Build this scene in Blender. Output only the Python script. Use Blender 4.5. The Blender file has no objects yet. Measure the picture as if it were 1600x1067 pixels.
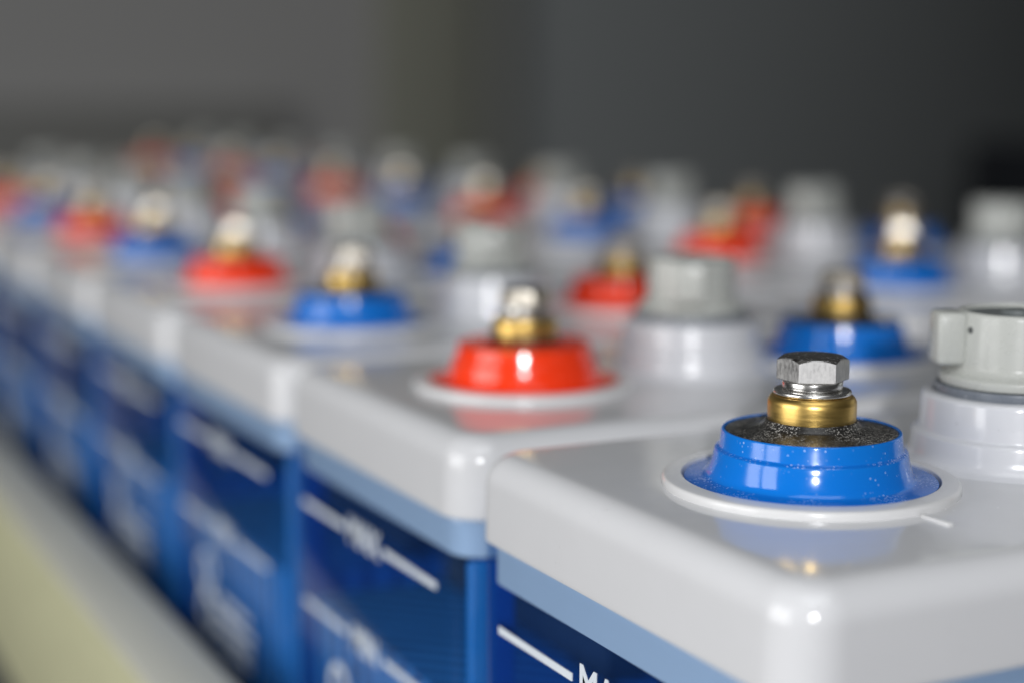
import bpy, bmesh, math, random
from mathutils import Vector, Matrix
random.seed(7)
S = 0.001                                   # everything below is written in millimetres
scene = bpy.context.scene
C = scene.collection

# ------------------------------------------------------------------ camera
CAM = Vector((-276.93, -363.81, 106.51)) * S
fw = Vector((0.44442365, 0.88343812, -0.14840721))
rt = Vector((0.89349572, -0.44906479, 0.00249097))
up = Vector((0.06444383, 0.13370825, 0.9889232))
cd = bpy.data.cameras.new('camera')
cam = bpy.data.objects.new('camera', cd)
C.objects.link(cam)
cam.matrix_world = Matrix(((rt.x, up.x, -fw.x, CAM.x), (rt.y, up.y, -fw.y, CAM.y),
                           (rt.z, up.z, -fw.z, CAM.z), (0, 0, 0, 1)))
cd.sensor_width = 36
cd.lens = 58.16
cd.clip_start = 0.01
cd.clip_end = 100
cd.dof.use_dof = True
cd.dof.focus_distance = 0.446
cd.dof.aperture_fstop = 3.45
cd.dof.aperture_blades = 0
scene.camera = cam

# ------------------------------------------------------------------ world and lamps
world = bpy.data.worlds.new('World')
scene.world = world
world.use_nodes = True
wn = world.node_tree.nodes
wn['Background'].inputs['Color'].default_value = (0.96, 0.98, 1.0, 1)
wn['Background'].inputs['Strength'].default_value = 0.055

def area_lamp(name, loc, target, sx, sy, power, col, shape='RECTANGLE'):
    ld = bpy.data.lights.new(name, 'AREA')
    ld.shape = shape
    ld.size = sx * S
    ld.size_y = sy * S
    ld.energy = power
    ld.color = col
    o = bpy.data.objects.new(name, ld)
    C.objects.link(o)
    o.location = Vector(loc) * S
    d = (Vector(target) - Vector(loc)).normalized()
    o.rotation_euler = d.to_track_quat('-Z', 'Y').to_euler()
    return o

# two window panes far to the left of the battery row
area_lamp('window_pane_light', (-2600, -270, 420), (0, 110, 420), 800, 1640, 24.5, (0.99, 0.985, 0.98))
area_lamp('window_pane_light', (-2600, 690, 420), (0, 110, 420), 800, 1640, 24.5, (0.99, 0.985, 0.98))
# added soft fill lamp over the front of the row, not a known fixture
area_lamp('overhead_fill_light', (-250, -650, 1500), (60, 150, 0), 1100, 1100, 8.6, (0.95, 0.98, 1.0))
# the photographer's small flash, held just behind and above the camera
fl = CAM / S + up * 90 - fw * 800
area_lamp('camera_flash_light', fl, fl + fw * 1000, 54, 36, 10.2, (0.98, 0.98, 1.0))

scene.render.engine = 'CYCLES'
vs = scene.view_settings
vs.view_transform = 'Standard'
vs.look = 'None'
vs.exposure = 0
vs.gamma = 1
vs.use_curve_mapping = False
cy = scene.cycles
cy.use_denoising = True
cy.max_bounces = 10
cy.transparent_max_bounces = 24
cy.glossy_bounces = 6
cy.caustics_reflective = False
cy.caustics_refractive = False
cy.sample_clamp_indirect = 6

# ------------------------------------------------------------------ materials
def mat(name):
    m = bpy.data.materials.new(name)
    m.use_nodes = True
    nt = m.node_tree
    return m, nt, nt.nodes['Principled BSDF'], nt.nodes['Material Output']

def N(nt, t, **kw):
    n = nt.nodes.new(t)
    for k, v in kw.items():
        setattr(n, k, v)
    return n

def coords(nt, scale=(1, 1, 1)):
    tc = N(nt, 'ShaderNodeTexCoord')
    mp = N(nt, 'ShaderNodeMapping')
    mp.inputs['Scale'].default_value = scale
    nt.links.new(tc.outputs['Object'], mp.inputs['Vector'])
    return mp.outputs['Vector']

def noise(nt, vec, scale, detail=3, rough=.55):
    n = N(nt, 'ShaderNodeTexNoise')
    n.inputs['Scale'].default_value = scale
    n.inputs['Detail'].default_value = detail
    n.inputs['Roughness'].default_value = rough
    nt.links.new(vec, n.inputs['Vector'])
    return n.outputs['Fac']

def ramp(nt, fac, stops):
    r = N(nt, 'ShaderNodeValToRGB')
    e = r.color_ramp.elements
    while len(e) < len(stops):
        e.new(.5)
    for el, (p, c) in zip(e, stops):
        el.position = p
        el.color = (c, c, c, 1) if isinstance(c, (int, float)) else (*c, 1)
    nt.links.new(fac, r.inputs['Fac'])
    return r.outputs['Color']

def math_(nt, op, a, b):
    n = N(nt, 'ShaderNodeMath', operation=op)
    for i, v in enumerate((a, b)):
        if isinstance(v, (int, float)):
            n.inputs[i].default_value = v
        else:
            nt.links.new(v, n.inputs[i])
    return n.outputs[0]

def mixc(nt, fac, a, b):
    n = N(nt, 'ShaderNodeMix', data_type='RGBA')
    for k, v in ((0, fac), (6, a), (7, b)):
        if isinstance(v, (int, float)):
            n.inputs[k].default_value = v
        elif isinstance(v, tuple):
            n.inputs[k].default_value = (*v, 1)
        else:
            nt.links.new(v, n.inputs[k])
    return n.outputs[2]

def specks(nt, scale, amount, patch_scale=60, patch=(.42, .62), bump=0):
    """grains of dust: small round cells, thinned at random and gathered in patches"""
    v = coords(nt)
    vo = N(nt, 'ShaderNodeTexVoronoi')
    vo.inputs['Scale'].default_value = scale
    nt.links.new(v, vo.inputs['Vector'])
    dot = ramp(nt, vo.outputs['Distance'], [(.0, 1), (.34, 1), (.5, 0)])
    sep = N(nt, 'ShaderNodeSeparateColor')
    nt.links.new(vo.outputs['Color'], sep.inputs[0])
    keep = math_(nt, 'GREATER_THAN', sep.outputs[0], 1 - amount)
    pt = ramp(nt, noise(nt, v, patch_scale, 3), [(patch[0], 0), (patch[1], 1)])
    size = sep.outputs[1]
    return math_(nt, 'MULTIPLY', math_(nt, 'MULTIPLY', math_(nt, 'MULTIPLY', dot, keep), pt), size)

def plastic(name, col, rough=.12, dust=0.0, var=.04, dust_col=(.75, .75, .78), spec=.5, dscale=1500, patch=(.42, .62), bump=0):
    m, nt, b, out = mat(name)
    v = coords(nt)
    n = noise(nt, v, 45, 4)
    dk = tuple(c * (1 - var) for c in col)
    lt = tuple(min(1, c * (1 + var)) for c in col)
    c = mixc(nt, n, dk, lt)
    oi = N(nt, 'ShaderNodeObjectInfo')          # no two mouldings are quite the same shade
    c = mixc(nt, math_(nt, 'MULTIPLY', oi.outputs['Random'], .09), c, tuple(x * .3 + .02 for x in col))
    rg = ramp(nt, noise(nt, v, 120, 5), [(.3, rough * .7), (.7, rough * 1.6)])
    if dust:
        s = specks(nt, dscale, dust, 60, patch)
        c = mixc(nt, s, c, dust_col)
        rg = mixc(nt, s, rg, (.7, .7, .7))
    nt.links.new(c, b.inputs['Base Color'])
    nt.links.new(rg, b.inputs['Roughness'])
    b.inputs['Specular IOR Level'].default_value = spec
    if bump:
        bp = N(nt, 'ShaderNodeBump')
        bp.inputs['Strength'].default_value = bump
        bp.inputs['Distance'].default_value = .002
        nt.links.new(noise(nt, v, 22, 2), bp.inputs['Height'])
        nt.links.new(bp.outputs[0], b.inputs['Normal'])
    return m

def metal(name, col, rough, streak=(1, 1, 1), nscale=90, var=.25, dust=0):
    m, nt, b, out = mat(name)
    v = coords(nt, streak)
    n = noise(nt, v, nscale, 6, .65)
    c = mixc(nt, n, tuple(x * (1 - var) for x in col), tuple(min(1, x * (1 + var)) for x in col))
    rg = ramp(nt, n, [(.25, rough * .7), (.75, rough * 1.4)])
    b.inputs['Metallic'].default_value = 1
    if dust:
        s = specks(nt, 1300, dust, 200, (.3, .5))
        c = mixc(nt, s, c, (.9, .9, .9))
    nt.links.new(c, b.inputs['Base Color'])
    nt.links.new(rg, b.inputs['Roughness'])
    bp = N(nt, 'ShaderNodeBump')
    bp.inputs['Strength'].default_value = .12
    bp.inputs['Distance'].default_value = .0003
    nt.links.new(n, bp.inputs['Height'])
    nt.links.new(bp.outputs[0], b.inputs['Normal'])
    return m

M = {}
M['lid'] = plastic('grey_lid_plastic', (.64, .645, .66), .105, dust=.05, var=.025, dust_col=(.42, .42, .42), dscale=1100, patch=(.55, .72), bump=.05)
M['ring'] = plastic('white_collar_plastic', (.70, .70, .70), .16, dust=.02, var=.02, dust_col=(.4, .4, .4))
M['socket'] = plastic('white_socket_plastic', (.64, .65, .68), .14, dust=.02, var=.02, dust_col=(.3, .3, .3))
M['blue'] = plastic('blue_cap_plastic', (.003, .165, .61), .13, dust=.10, dust_col=(.35, .5, .8), dscale=1300)
M['bluefl'] = plastic('blue_flange_plastic', (.003, .14, .55), .16, dust=.5, dust_col=(.5, .6, .85), dscale=1500)
M['red'] = plastic('red_cap_plastic', (.93, .048, .008), .13, dust=.05, dust_col=(.8, .4, .3), dscale=1300)
M['black'] = plastic('dusty_black_rubber', (.014, .013, .012), .30, dust=.9, dust_col=(.56, .54, .50), dscale=1900, patch=(.34, .55))
M['sealclean'] = plastic('clean_black_rubber', (.02, .02, .02), .07, dust=.1)
M['seal'] = plastic('grey_seal_rubber', (.16, .18, .21), .3, dust=.1)
M['cap'] = plastic('translucent_cap_plastic', (.55, .565, .53), .24, var=.07)
_b = M['cap'].node_tree.nodes['Principled BSDF']
_b.inputs['Transmission Weight'].default_value = .16
_b.inputs['IOR'].default_value = 1.35
M['captop'] = plastic('dark_cap_insert', (.13, .145, .145), .45, dust=.15, var=.15)  # dark grey disc set into the cap top
M['steel'] = metal('bolt_steel', (.52, .515, .505), .48, (1, 1, .45), 1000, .5)
M['steelglint'] = metal('glint_bolt_steel', (.68, .63, .54), .35, (1.6, 1.6, .5), 300, .15)  # smoother, warmer steel so the far bolt heads glint
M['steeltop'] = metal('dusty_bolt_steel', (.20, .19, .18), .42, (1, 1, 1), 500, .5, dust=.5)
M['washer'] = metal('washer_steel', (.70, .69, .67), .24, (1, 1, 3), 200, .2)
M['brass'] = metal('brass', (.68, .46, .14), .34, (.25, .25, 2.2), 220, .35)
M['white'] = plastic('white_print', (.74, .80, .86), .35, var=.02)
M['hole'] = plastic('dark_hole', (.05, .055, .055), .6)
# dark blue see-through container walls
def container_mat(gloss):
    m, nt, b, out = mat('clear_blue_container' if gloss else 'clear_blue_inner_wall')
    nt.nodes.remove(b)
    tr = N(nt, 'ShaderNodeBsdfTransparent')
    tr.inputs[0].default_value = (.825, .903, .985, 1)
    gl = N(nt, 'ShaderNodeBsdfGlossy')
    gl.inputs['Roughness'].default_value = .05
    gl.inputs['Color'].default_value = (.95, .97, 1, 1)
    df = N(nt, 'ShaderNodeBsdfDiffuse')
    df.inputs['Color'].default_value = (.08, .30, .85, 1)
    body = N(nt, 'ShaderNodeMixShader')
    body.inputs[0].default_value = .016 if gloss else .008
    lw = N(nt, 'ShaderNodeLayerWeight')
    lw.inputs['Blend'].default_value = .5
    fr = math_(nt, 'ADD', math_(nt, 'MULTIPLY', math_(nt, 'POWER', lw.outputs['Facing'], 5), .9), .025)
    mx = N(nt, 'ShaderNodeMixShader')
    nt.links.new(tr.outputs[0], body.inputs[1])
    nt.links.new(df.outputs[0], body.inputs[2])
    nt.links.new(fr, mx.inputs[0])
    nt.links.new(body.outputs[0], mx.inputs[1])
    nt.links.new(gl.outputs[0], mx.inputs[2])
    nt.links.new((mx if gloss else body).outputs[0], out.inputs['Surface'])
    return m
M['container'] = container_mat(True)
M['container_in'] = container_mat(False)
# plate pack: plates and separators, the container's blue glow put into their colour
def plates_mat():
    m, nt, b, out = mat('plates_and_separators')
    tc = N(nt, 'ShaderNodeTexCoord')
    w = N(nt, 'ShaderNodeTexWave', bands_direction='DIAGONAL')
    mp = N(nt, 'ShaderNodeMapping')
    mp.inputs['Scale'].default_value = (1, 1, 0)
    nt.links.new(tc.outputs['Object'], mp.inputs['Vector'])
    nt.links.new(mp.outputs[0], w.inputs['Vector'])
    w.inputs['Scale'].default_value = 48
    w.inputs['Distortion'].default_value = .6
    c = ramp(nt, w.outputs['Fac'], [(.35, (.012, .085, .25)), (.6, (.05, .27, .58))])
    nt.links.new(c, b.inputs['Base Color'])
    b.inputs['Roughness'].default_value = .5
    return m
M['plates'] = plates_mat()
M['cornerglow'] = plastic('blue_corner_glow', (.012, .16, .46), .3)  # brighter blue standing for the glow in the container corners
M['strap'] = plastic('dark_lead_strap', (.02, .03, .05), .5)
M['rail'] = plastic('cream_rail_paint', (.54, .535, .345), .35, var=.06)
M['strip'] = plastic('grey_rail_top', (.60, .595, .52), .40, var=.05)
M['rack'] = plastic('dark_rack_paint', (.10, .10, .095), .4, var=.1)
M['wall'] = plastic('grey_wall_paint', (.56, .555, .545), .8, var=.05)
M['walldark'] = plastic('dark_wall_paint', (.46, .49, .495), .85, var=.05)
M['olive'] = plastic('olive_column_paint', (.45, .455, .375), .7, var=.05)
M['fade_strip'] = plastic('fade_strip_grey', (.42, .43, .40), .75, var=.05)
M['floor'] = plastic('dark_floor', (.05, .05, .048), .5, var=.2)
M['navy'] = plastic('navy_cabinet_paint', (.006, .009, .016), .4, var=.1)
M['band'] = plastic('wall_band_grey', (.36, .36, .34), .5, var=.1)

# ------------------------------------------------------------------ mesh helpers
def finish(bm, name, sharp=35):
    bmesh.ops.recalc_face_normals(bm, faces=bm.faces)
    for f in bm.faces:
        f.smooth = True
    for e in bm.edges:
        e.smooth = not (len(e.link_faces) == 2 and e.calc_face_angle(0) > math.radians(sharp))
    me = bpy.data.meshes.new(name)
    bm.to_mesh(me)
    bm.free()
    return me

def obj(name, me, mats, parent=None, loc=(0, 0, 0)):
    o = bpy.data.objects.new(name, me)
    C.objects.link(o)
    for m in (mats if isinstance(mats, (list, tuple)) else [mats]):
        me.materials.append(m)
    o.location = Vector(loc) * S
    if parent:
        o.parent = parent
    return o

def soft(profile, r=.5, seg=3, closed=False):
    """round the corners of an (r, z) profile"""
    out = []
    n = len(profile)
    for i, p in enumerate(profile):
        if not closed and i in (0, n - 1):
            out.append(p)
            continue
        a = Vector(profile[i - 1])
        b = Vector(p[:2])
        c = Vector(profile[(i + 1) % n])
        rr = p[2] if len(p) > 2 else r
        a = Vector(a[:2]); c = Vector(c[:2])
        d1 = min(rr, (a - b).length * .45)
        d2 = min(rr, (c - b).length * .45)
        p1 = b + (a - b).normalized() * d1
        p2 = b + (c - b).normalized() * d2
        for k in range(seg + 1):
            t = k / seg
            q = p1 * (1 - t) ** 2 + b * 2 * t * (1 - t) + p2 * t * t
            out.append((q.x, q.y))
    return [(p[0], p[1]) for p in out]

def lathe(profile, bm=None, segs=96, ctr=(0, 0), z=0):
    bm = bm or bmesh.new()
    rings = []
    for (r, h) in profile:
        if r < 1e-6:
            rings.append([bm.verts.new((ctr[0] * S, ctr[1] * S, (h + z) * S))])
        else:
            rings.append([bm.verts.new(((ctr[0] + r * math.cos(2 * math.pi * k / segs)) * S,
                                        (ctr[1] + r * math.sin(2 * math.pi * k / segs)) * S, (h + z) * S))
                          for k in range(segs)])
    for a, b in zip(rings, rings[1:]):
        if len(a) == 1 and len(b) == 1:
            continue
        for k in range(segs):
            k2 = (k + 1) % segs
            if len(a) == 1:
                bm.faces.new((a[0], b[k], b[k2]))
            elif len(b) == 1:
                bm.faces.new((a[k], a[k2], b[0]))
            else:
                bm.faces.new((a[k], a[k2], b[k2], b[k]))
    return bm

def rrect(hx, hy, r, n=10):
    pts = []
    r = max(r, .05)
    for (sx, sy, a0) in ((1, 1, 0), (-1, 1, 90), (-1, -1, 180), (1, -1, 270)):
        for k in range(n + 1):
            a = math.radians(a0 + 90 * k / n)
            pts.append((sx * (hx - r) + r * math.cos(a), sy * (hy - r) + r * math.sin(a)))
    return pts

def loft(loops, bm=None, cap0=True, cap1=True):
    bm = bm or bmesh.new()
    rs = [[bm.verts.new((x * S, y * S, z * S)) for (x, y, z) in lp] for lp in loops]
    for a, b in zip(rs, rs[1:]):
        n = len(a)
        for k in range(n):
            bm.faces.new((a[k], a[(k + 1) % n], b[(k + 1) % n], b[k]))
    if cap0:
        bm.faces.new(rs[0][::-1])
    if cap1:
        bm.faces.new(rs[-1])
    return bm

def box(bm, x0, x1, y0, y1, z0, z1, bevel=0, seg=2):
    vs_ = [bm.verts.new((x * S, y * S, z * S)) for x in (x0, x1) for y in (y0, y1) for z in (z0, z1)]
    idx = [(0, 1, 3, 2), (4, 6, 7, 5), (0, 4, 5, 1), (2, 3, 7, 6), (0, 2, 6, 4), (1, 5, 7, 3)]
    fs = [bm.faces.new([vs_[i] for i in f]) for f in idx]
    bmesh.ops.recalc_face_normals(bm, faces=fs)
    if bevel:
        es = list({e for f in fs for e in f.edges})
        bmesh.ops.bevel(bm, geom=es, offset=bevel * S, segments=seg, affect='EDGES', profile=.5)
    return bm

def boxmesh(name, *a, **k):
    return finish(box(bmesh.new(), *a, **k), name)

def tag(o, label=None, cat=None, group=None, kind=None):
    for k, v in (('label', label), ('category', cat), ('group', group), ('kind', kind)):
        if v:
            o[k] = v
    return o

def empty(name, loc):
    o = bpy.data.objects.new(name, None)
    C.objects.link(o)
    o.empty_display_size = .02
    o.location = Vector(loc) * S
    return o

# ------------------------------------------------------------------ setting
FLOOR = -780
obj('floor', boxmesh('floor', -6000, 9000, -4000, 9000, FLOOR - 60, FLOOR), M['floor'])['kind'] = 'structure'
o = obj('wall', boxmesh('wall', -1500, 1450, 3900, 4050, FLOOR, 2200), M['wall'])
tag(o, 'plain mid grey wall far behind the batteries on the left', 'wall')
o = obj('column', boxmesh('column', 1450, 1740, 3880, 4120, FLOOR, 2200, bevel=6), M['olive'])
tag(o, 'olive grey column between the pale wall and the dark wall', 'column')
bm = bmesh.new()
loops = []  # back wall bent in an arc so its shading fades to the right
for k in range(33):
    t = math.radians(80 * k / 32)
    loops.append([((1900 + rr * math.sin(t)), 9250 - rr * math.cos(t), zz) for rr, zz in ((5250, FLOOR), (5250, 2200), (5100, 2200), (5100, FLOOR))])
o = obj('fade_strip', boxmesh('fade_strip', 1741, 1905, 3930, 4120, FLOOR, 2200, bevel=4), M['fade_strip'])  # added strip in a middle grey, a step in the background's fade
tag(o, 'narrow added grey strip stepping the fade beside the olive column', 'fade_strip')
o = obj('wall', finish(loft(loops, bm), 'wall', 30), M['walldark'])
tag(o, 'dark grey wall given an added curve to fade into shadow at the right', 'wall')
o = obj('wall_band', boxmesh('wall_band', -1400, 1120, 3780, 3897, -120, 75, bevel=5), M['band'])  # long box in a darker tone, set low along the wall
tag(o, 'long darker band low along the grey wall', 'wall band')
cab = obj('cabinet', boxmesh('cabinet', 2300, 2900, 2080, 2500, FLOOR, 5, bevel=6), M['navy'])
tag(cab, 'low black navy cabinet in the dark at the right edge', 'cabinet')

# ------------------------------------------------------------------ one battery cell, built once
HX, HY = 138.35, 83.2          # half width across the row, half depth along it
PX = 73.16                     # terminal to vent plug
BASE = -330                    # foot of the container below the collar plane
TOP = -.7                     # lid surface
ZL, ZB = -27.1, -40.3          # lower edge of lid, lower edge of its skirt

def make_lid():
    R, E = 14.0, 9.0
    loops = []
    def lp(inset, z, rad=None):
        r = (R - inset * .75) if rad is None else rad
        loops.append([(x, y, z) for x, y in rrect(HX - inset, HY - inset, r, 12)])
    lp(3.6, ZB); lp(3.3, ZB + .3); lp(3.3, ZL - .02); lp(.5, ZL); lp(.1, ZL + .25); lp(0, ZL + .8); lp(.03, ZL + 2); lp(.25, TOP - E - 1)
    for k in range(0, 13):
        a = math.radians(90 * k / 12)
        lp(.3 + E * (1 - math.cos(a)), TOP - E + E * math.sin(a))
    lp(E + 2.0, TOP + .02); lp(E + 6, TOP + .03, 5)
    return finish(loft(loops), 'lid', 40)

def make_container():
    bm = bmesh.new()
    lo = []
    for ins, z in ((.9, ZL - .3), (.7, ZL - .8), (.7, ZL - 1.6), (.7, BASE + 5), (.7, BASE + 4), (1.6, BASE + 1), (5, BASE)):
        lo.append([(x, y, z) for x, y in rrect(HX - ins, HY - ins, 13 - ins * .5, 10)])
    inner = [[(x, y, z) for x, y in rrect(HX - 3.2, HY - 3.2, 10.5, 10)] for z in (BASE + 4, ZL - .3)]
    loft(lo + inner[0:0], bm, cap0=False, cap1=True)
    loft(inner, bm, cap0=True, cap1=False)
    # rim between the two shells
    bm.verts.ensure_lookup_table()
    n = len(lo[0])
    o_ = [bm.verts[i] for i in range(n)]
    base = n * len(lo)
    i_ = [bm.verts[base + n + i] for i in range(n)]
    for k in range(n):
        bm.faces.new((o_[k], o_[(k + 1) % n], i_[(k + 1) % n], i_[k]))
    me = finish(bm, 'container', 40)
    for p in me.polygons:
        c = p.center / S
        if abs(c.x) < HX - 3.1 and abs(c.y) < HY - 3.1 and c.z > BASE + 3:
            p.material_index = 1
    return me

def text_bm(bm, s, size, yc, z, side, thick=.12):
    cu = bpy.data.curves.new('t', 'FONT')
    cu.body = s
    cu.size = size * S
    cu.align_x = 'CENTER'
    cu.align_y = 'CENTER'
    cu.extrude = thick * S
    cu.offset = .0002
    to = bpy.data.objects.new('t', cu)
    C.objects.link(to)
    dg = bpy.context.evaluated_depsgraph_get()
    me = bpy.data.meshes.new_from_object(to.evaluated_get(dg))
    bpy.data.objects.remove(to)
    bpy.data.curves.remove(cu)
    me.transform(Matrix(((0, 0, side, side * (HX - .55) * S), (side, 0, 0, yc * S), (0, 1, 0, z * S), (0, 0, 0, 1))))
    bm.from_mesh(me)
    bpy.data.meshes.remove(me)

def make_marks(word, z):
    bm = bmesh.new()
    for side in (-1,):
        xa, xb = sorted((side * (HX - .75), side * (HX - .40)))
        for (a, b) in ((18.5, 64), (-64, -18.5)):
            box(bm, xa, xb, a, b, z - 1.15, z + 1.15)
        text_bm(bm, word, 13.8, 0, z, side)
    me = finish(bm, 'level_mark', 60)
    for p in me.polygons:
        p.use_smooth = False
    return me

def make_emblem():
    """the pale printed block under the level lines: a double loop and rows of small dashes"""
    bm = bmesh.new()
    rnd = random.Random(3)
    for side in (-1,):
        xa, xb = sorted((side * (HX - .75), side * (HX - .40)))
        f = side * -1
        def ringprint(yc, zc, r, w):
            n = 40
            q = []
            for rr in (r - w, r):
                for x in (xa, xb):
                    q.append([bm.verts.new((x * S, (yc + rr * math.cos(2 * math.pi * k / n)) * S,
                                            (zc + rr * math.sin(2 * math.pi * k / n)) * S)) for k in range(n)])
            for A, B in ((0, 1), (1, 3), (3, 2), (2, 0)):
                for k in range(n):
                    bm.faces.new((q[A][k], q[A][(k + 1) % n], q[B][(k + 1) % n], q[B][k]))
        ringprint(f * 27, -117, 9.5, 3.0)
        ringprint(f * 24, -137, 11.5, 3.4)
        for i, zz in enumerate((-118, -125, -132, -139, -146)):
            y = 8.0
            while y > -34:
                w = rnd.uniform(3, 7)
                if i > 0:
                    a, b = sorted((f * y, f * (y - w)))
                    box(bm, xa, xb, a, b, zz - 1.5, zz + 1.5)
                y -= w + 1.8
    me = finish(bm, 'printed_emblem', 60)
    for p in me.polygons:
        p.use_smooth = False
    return me

def make_plates():
    bm = bmesh.new()
    box(bm, -HX + 9, HX - 9, -HY + 9, HY - 9, BASE + 8, -95, bevel=1)
    return finish(bm, 'plate_pack')

def make_strap(s):
    bm = bmesh.new()
    box(bm, s * 62 - 14, s * 62 + 14, -HY + 14, HY - 14, -94.5, -80, bevel=2)
    lathe([(0, -80.5), (10, -80.5), (10, -41), (0, -41)], bm, 32, (s * PX, 0))
    return finish(bm, 'plate_strap')

ring_me = finish(lathe(soft([(31, TOP - .4), (41.0, TOP - .4, .3), (41.0, 1.0, .6), (40.4, 1.7, .6), (35.5, 2.1, .3), (35.3, -.6), (0, -.6)], 1), segs=128), 'collar', 50)
blue_prof = soft([(0, 14.3), (23.7, 14.3), (23.8, 15.0, .2), (24.7, 15.0, .5), (25.2, 10.1, .5), (26.45, 9.7, .5), (27.1, 6.2, 3.2), (28.3, 2.6, 1.2), (29.6, 1.75, 1.0), (34.9, 1.5, .3), (34.9, -.5), (0, -.5)], .5)
cap_me_blue = finish(lathe(blue_prof, segs=128), 'terminal_cap', 50)
red_prof = blue_prof
cap_me_red = finish(lathe(red_prof, segs=128), 'terminal_cap', 50)
for me in (cap_me_blue,):
    for p in me.polygons:
        rr = max(math.hypot(me.vertices[v].co.x, me.vertices[v].co.y) for v in p.vertices) / S
        z = p.center.z / S
        if (rr > 29.4 and z < 2.4) or (25.4 < rr < 26.7 and 9.4 < z < 10.3 and p.normal.z > .6):
            p.material_index = 1
black_me = finish(lathe(soft([(0, 17.9), (12.6, 17.9, .3), (13.6, 16.0, 1.2), (17, 15.1, 1.5), (23.6, 14.75, .2), (23.6, 14.2), (0, 14.2)], .5)), 'rubber_seal', 40)
red_seal_me = black_me.copy()
for p in red_seal_me.polygons:
    if max(math.hypot(red_seal_me.vertices[v].co.x, red_seal_me.vertices[v].co.y) for v in p.vertices) < 15.5 * S:
        p.material_index = 1
dusty_seal_me = black_me.copy()
dusty_seal_me.materials.append(M['black'])
brass_me = finish(lathe(soft([(0, 16.5), (11.8, 16.5), (12.2, 18.2, .8), (12.2, 23.3, .9), (11.2, 24.8, .7), (0, 24.8)], .3)), 'brass_stud', 30)
washer_me = finish(lathe(soft([(0, 24.85), (10.7, 24.85, .65), (10.7, 26.3, .65), (0, 26.3)], .4)), 'flat_washer', 40)
def spring_washer():
    bm = lathe(soft([(0, 26.35), (8.3, 26.35, .6), (8.3, 28.9, .6), (0, 28.9)], .3))
    return finish(bm, 'spring_washer', 40)
spring_me = spring_washer()
def hex_head(crown):
    """hexagon head with a chamfered top; crowned heads have bowed flats that catch flash glints"""
    bm = bmesh.new()
    ap, z0, z1, n = 8.6, 28.95, 35.4, 96
    rc = ap * .97 - crown * .8
    k3 = math.tan(math.radians(32))
    def R(t):
        a = (t % (math.pi / 3)) - math.pi / 6
        return ap / math.cos(a)
    ang = [2 * math.pi * k / n for k in range(n)]
    def rg(fr, fz):
        return [bm.verts.new((fr(t) * math.cos(t) * S, fr(t) * math.sin(t) * S, fz(t) * S)) for t in ang]
    def ins(u):
        return crown * 5 * (.03 * u + .125 * u * u)
    def top(t):
        return z1 - (R(t) * (1 - ins(1) / ap) - rc) * k3
    rings = [rg(lambda t: ap * .9, lambda t: z0), rg(lambda t: R(t) - .35, lambda t: z0)]
    for q in range(9):
        u = q / 8
        rings.append(rg(lambda t: R(t) * (1 - ins(u) / ap), lambda t: z0 + .3 + (top(t) - .12 - z0 - .3) * u))
    rings += [rg(lambda t: R(t) * (1 - ins(1) / ap) - .12, top), rg(lambda t: rc, lambda t: z1), rg(lambda t: rc - .3, lambda t: z1 + .05)]
    for a, b in zip(rings, rings[1:]):
        for k in range(n):
            bm.faces.new((a[k], a[(k + 1) % n], b[(k + 1) % n], b[k]))
    bm.faces.new(rings[0][::-1])
    bm.faces.new(rings[-1])
    me = finish(bm, 'bolt', 22)
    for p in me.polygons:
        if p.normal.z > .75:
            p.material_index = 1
    return me
bolt_me = hex_head(1)  # flats bowed on purpose to throw flash glints
sharp_bolt_me = hex_head(0)
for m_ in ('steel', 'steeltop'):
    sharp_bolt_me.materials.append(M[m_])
socket_me = finish(lathe(soft([(0, TOP - .3), (33, TOP - .1), (29.2, TOP + 1.6, 4.5), (28.6, 8.3, .8), (26.6, 8.9, .4), (26.1, 19.6, 1.2), (22.8, 20.1, .5), (22.6, 18.2), (0, 18.2)], .6), segs=128), 'vent_socket', 50)
seal_me = finish(lathe(soft([(0, 18.3), (22.3, 18.3), (22.5, 22.4, .4), (0, 22.5)], .4)), 'vent_seal', 40)
def vent_cap():
    bm = lathe(soft([(0, 22.6), (21.2, 22.6, .5), (21.4, 25.2, .6), (19.0, 26.2, .8), (17.4, 27.5, 1.0), (16.9, 43.4, .9), (15.6, 44.0, .4), (15.2, 42.8), (15.1, 42.2)], .5))
    return finish(bm, 'vent_cap', 45)
cap_me = vent_cap()
insert_me = finish(lathe(soft([(15.3, 42.5), (14.5, 42.9, .4), (5, 42.7, .4), (4.2, 44.2, .4), (0, 44.4)], .4)), 'cap_insert', 40)
def wing(sx):
    bm = bmesh.new()
    a, b = sorted((sx * 15.6, sx * 24.2))
    box(bm, a, b, -6.2, 6.2, 28.3, 43.6, bevel=1.6, seg=3)
    return finish(bm, 'cap_wing', 40)
wing_me = [wing(-1), wing(1)]
hole_me = finish(lathe(soft([(0, 0), (1.0, 0), (1.0, .5), (0, .5)], .2), segs=24), 'cap_hole', 40)

def plus_me():
    bm = box(bmesh.new(), -1, 1, -53.5, -42.8, TOP - .2, TOP + .7, bevel=.35)
    box(bm, -5.2, 5.2, -49.2, -47.2, TOP - .25, TOP + .66, bevel=.35)
    return finish(bm, 'plus_mark', 40)
minus_mesh = finish(box(bmesh.new(), -1, 1, -53.5, -42.8, TOP - .2, TOP + .8, bevel=.4), 'minus_mark', 40)

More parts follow.
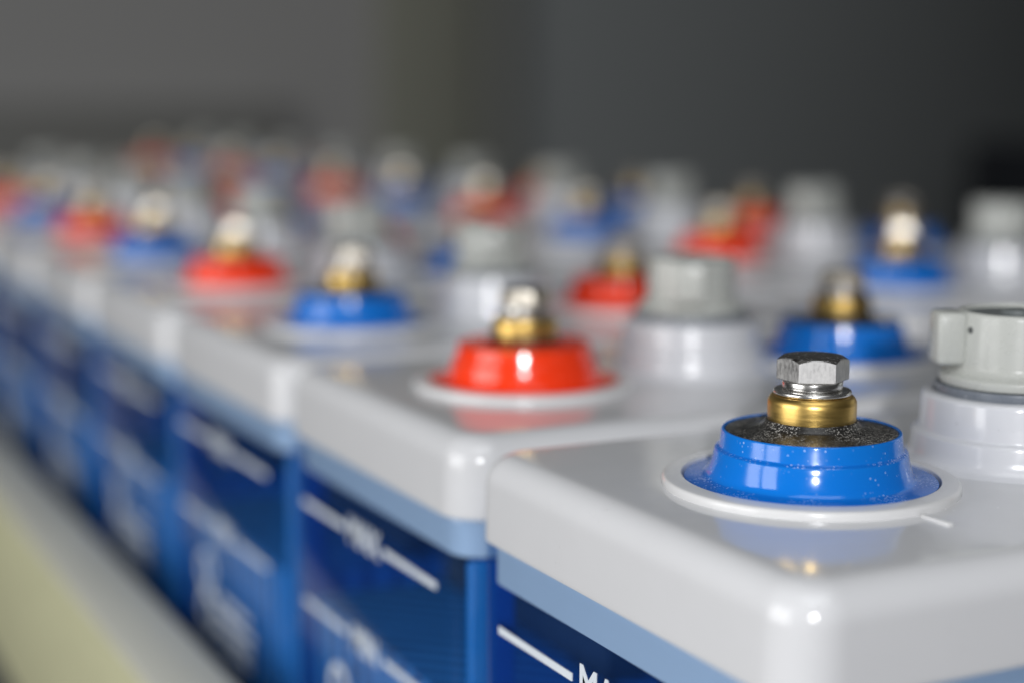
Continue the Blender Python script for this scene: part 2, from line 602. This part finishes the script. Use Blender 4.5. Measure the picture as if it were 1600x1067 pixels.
def make_cell():
    root = empty('battery_cell', (0, 0, 0))
    h = (0, 0, -BASE)
    con = obj('container', make_container(), [M['container'], M['container_in']], root, h)
    obj('level_mark', make_marks('MAX', -52.2), M['white'], con)
    obj('level_mark', make_marks('MIN', -92.4), M['white'], con)
    obj('printed_emblem', make_emblem(), M['white'], con)
    obj('plate_pack', make_plates(), M['plates'], root, h)
    for s in (-1, 1):
        obj('plate_strap', make_strap(s), M['strap'], root, h)
    for sx in (-1, 1):  # added strips painting the blue glow of the container corners
        for sy in (sx,):
            bm = bmesh.new()
            xa, xb = sorted((sx * (HX - 6), sx * (HX - 22)))
            ya, yb = sorted((sy * (HY - 3.6), sy * (HY - 8.6)))
            box(bm, xa, xb, ya, yb, BASE + 8, -41.2, bevel=1.5)
            obj('corner_glow', finish(bm, 'corner_glow'), M['cornerglow'], root, h)
    lid = obj('lid', make_lid(), M['lid'], root, h)
    mk = obj('minus_mark', minus_mesh, M['ring'], lid, (-PX + 4.6, 1.2, 0))
    obj('plus_mark', plus_me(), M['ring'], lid, (PX - 4.6, 1.2, 0))
    for sx, nm, me, mm in ((-1, 'negative_terminal', cap_me_blue, [M['blue'], M['bluefl']]), (1, 'positive_terminal', cap_me_red, [M['red']])):
        loc = (sx * PX, 0, -BASE)
        t = obj(nm, me, mm, root, loc)
        def sub(n, mesh, mats):
            mesh = mesh if not mesh.materials else mesh
            o = bpy.data.objects.new(n, mesh)
            C.objects.link(o)
            if not mesh.materials:
                for m in mats:
                    mesh.materials.append(m)
            o.parent = t
            return o
        sub('collar', ring_me, [M['ring']])
        sub('rubber_seal', black_me if sx < 0 else red_seal_me, [M['sealclean']] if sx < 0 else [M['red'], M['sealclean']])
        sub('brass_stud', brass_me, [M['brass']])
        sub('flat_washer', washer_me, [M['washer']])
        sub('spring_washer', spring_me, [M['washer']])
        sub('bolt', bolt_me, [M['steelglint'], M['steeltop']])
    v = obj('vent_plug', socket_me, M['socket'], root, h)
    obj('vent_seal', seal_me, M['seal'], v)
    cp = obj('vent_cap', cap_me, M['cap'], v)
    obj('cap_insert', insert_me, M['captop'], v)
    for w in wing_me:
        obj('cap_wing', w, M['cap'], v)
    ho = obj('cap_hole', hole_me, M['hole'], v)
    return root

def copy_tree(o, parent=None):
    c = o.copy()
    C.objects.link(c)
    if parent:
        c.parent = parent
    for ch in o.children:
        copy_tree(ch, c)
    return c

def pose(root, cap_ang, rnd, flip, bolts=None, near_turn=None):
    """turn the bolt heads and the vent cap of one cell"""
    i = 0
    for ch in root.children:
        for s in ch.children:
            if flip and s.name.startswith(('level_mark', 'printed_emblem')):
                s.rotation_euler.z = math.pi      # the print always faces the rail
            if s.name.startswith('bolt'):
                w = Matrix.Rotation(root.rotation_euler.z, 3, 'Z') @ ch.location + root.location
                face = math.degrees(math.atan2(CAM.y - w.y, CAM.x - w.x) - root.rotation_euler.z)
                a = bolts[i] if bolts else face - 30 + ((near_turn if near_turn is not None else rnd.uniform(-10, 10)) if ch.name.startswith('positive') == flip else 21 + rnd.uniform(-14, 4))
                s.rotation_euler.z = math.radians(a)
                i += 1
            if s.name.startswith(('vent_cap', 'cap_insert', 'cap_wing')):
                s.rotation_euler.z = math.radians(cap_ang)
            if s.name.startswith('cap_hole'):
                a = math.radians(cap_ang + 26)
                s.rotation_euler = (math.pi / 2, 0, a + math.pi / 2)
                s.location = (16.75 * math.cos(a) * S, 16.75 * math.sin(a) * S, 38.8 * S)

PITCH = 176.66
ORD = ['nearest', 'second', 'third', 'fourth', 'fifth', 'sixth', 'seventh', 'eighth', 'ninth', 'tenth', 'eleventh', 'twelfth', 'thirteenth', 'fourteenth', 'fifteenth']
proto = make_cell()
rnd = random.Random(11)
def place(root, x, y, z, flip, label, cap_ang, bolts=None, near_turn=None):
    root.location = Vector((x, y, z + BASE)) * S
    root.rotation_euler.z = (math.pi if flip else 0) + (0 if bolts else math.radians(rnd.uniform(-.35, .35)))
    tag(root, label, 'battery', 'blue battery cells standing in two rows')
    pose(root, cap_ang, rnd, flip, bolts, near_turn)

for i in range(9):
    root = proto if i == 0 else copy_tree(proto)
    flip = i % 2 == 1
    if i == 0:
        lab = 'nearest battery cell, its blue terminal in sharp focus by the front lid corner'
    else:
        lab = '%s battery cell from the front along the cream rail, %s terminal nearest the rail' % (ORD[i], 'red' if flip else 'blue')
    ca = [153, 55, 60, 40, 75, 62, 50, 70, 48][i] + (180 if flip else 0)
    place(root, PX - (1.2 if i == 0 else 0), PITCH * i, 0, flip, lab, ca, [30.6, 10] if i == 0 else None,
          [0, -9, 6, 1, 0, 6, 2, 5, 3][i])

for i in range(10):
    root = copy_tree(proto)
    flip = i % 2 == 1
    lab = '%s battery cell from the right in the far row, %s terminal on its left' % (ORD[i], 'red' if flip else 'blue')
    place(root, 323.2 + PX, 352.5 + PITCH * i, 1.8, flip, lab, rnd.uniform(30, 80))

for ch in proto.children:
    for s_ in ch.children:
        if ch.name.startswith('negative') and s_.name.startswith('bolt'):
            s_.data = sharp_bolt_me
        if ch.name.startswith('negative') and s_.name.startswith('rubber_seal'):
            s_.data = dusty_seal_me             # the nearest seal is thick with dust

# ------------------------------------------------------------------ rack under the cells
rack = empty('battery_rack', (0, -150, FLOOR))
tag(rack, 'steel battery rack with a cream painted side rail along the cells', 'rack')
ry = 150
def rp(name, m, x0, x1, y0, y1, z0, z1, bev=1.5):
    return obj(name, boxmesh(name, x0, x1, y0 + ry, y1 + ry, z0 - FLOOR, z1 - FLOOR, bevel=bev), m, rack)
side = rp('side_rail', M['rail'], -119, -85, -120, 1640, -243, -136, 3)
obj('rail_top', boxmesh('rail_top', -118, -85.5, -118 + ry, 1638 + ry, -136.2 - FLOOR, -133 - FLOOR, bevel=1), M['strip'], side)  # top of the rail in a greyer tone than its side
for x in (-40, 150):
    rp('support_beam', M['rack'], x, x + 40, -120, 1560, BASE - 50, BASE)
for x in (285, 470):
    rp('support_beam', M['rack'], x, x + 40, 220, 2600, BASE - 50, BASE + 1.8)
for y in (0, 760, 1500):
    rp('cross_bar', M['rack'], -119, 520 if y else 215, y, y + 45, BASE - 105, BASE - 50)
    rp('leg', M['rack'], -119, -70, y, y + 45, FLOOR, BASE - 105)
    rp('rail_bracket', M['rack'], -117, -89, y + 8, y + 38, BASE - 50, -243)
    rp('leg', M['rack'], 160, 205, y, y + 45, FLOOR, BASE - 105)
for y in (760, 1500, 2450):
    if y > 2000:
        rp('cross_bar', M['rack'], 270, 520, y, y + 45, BASE - 105, BASE - 50)
    rp('leg', M['rack'], 475, 520, y, y + 45, FLOOR, BASE - 105)
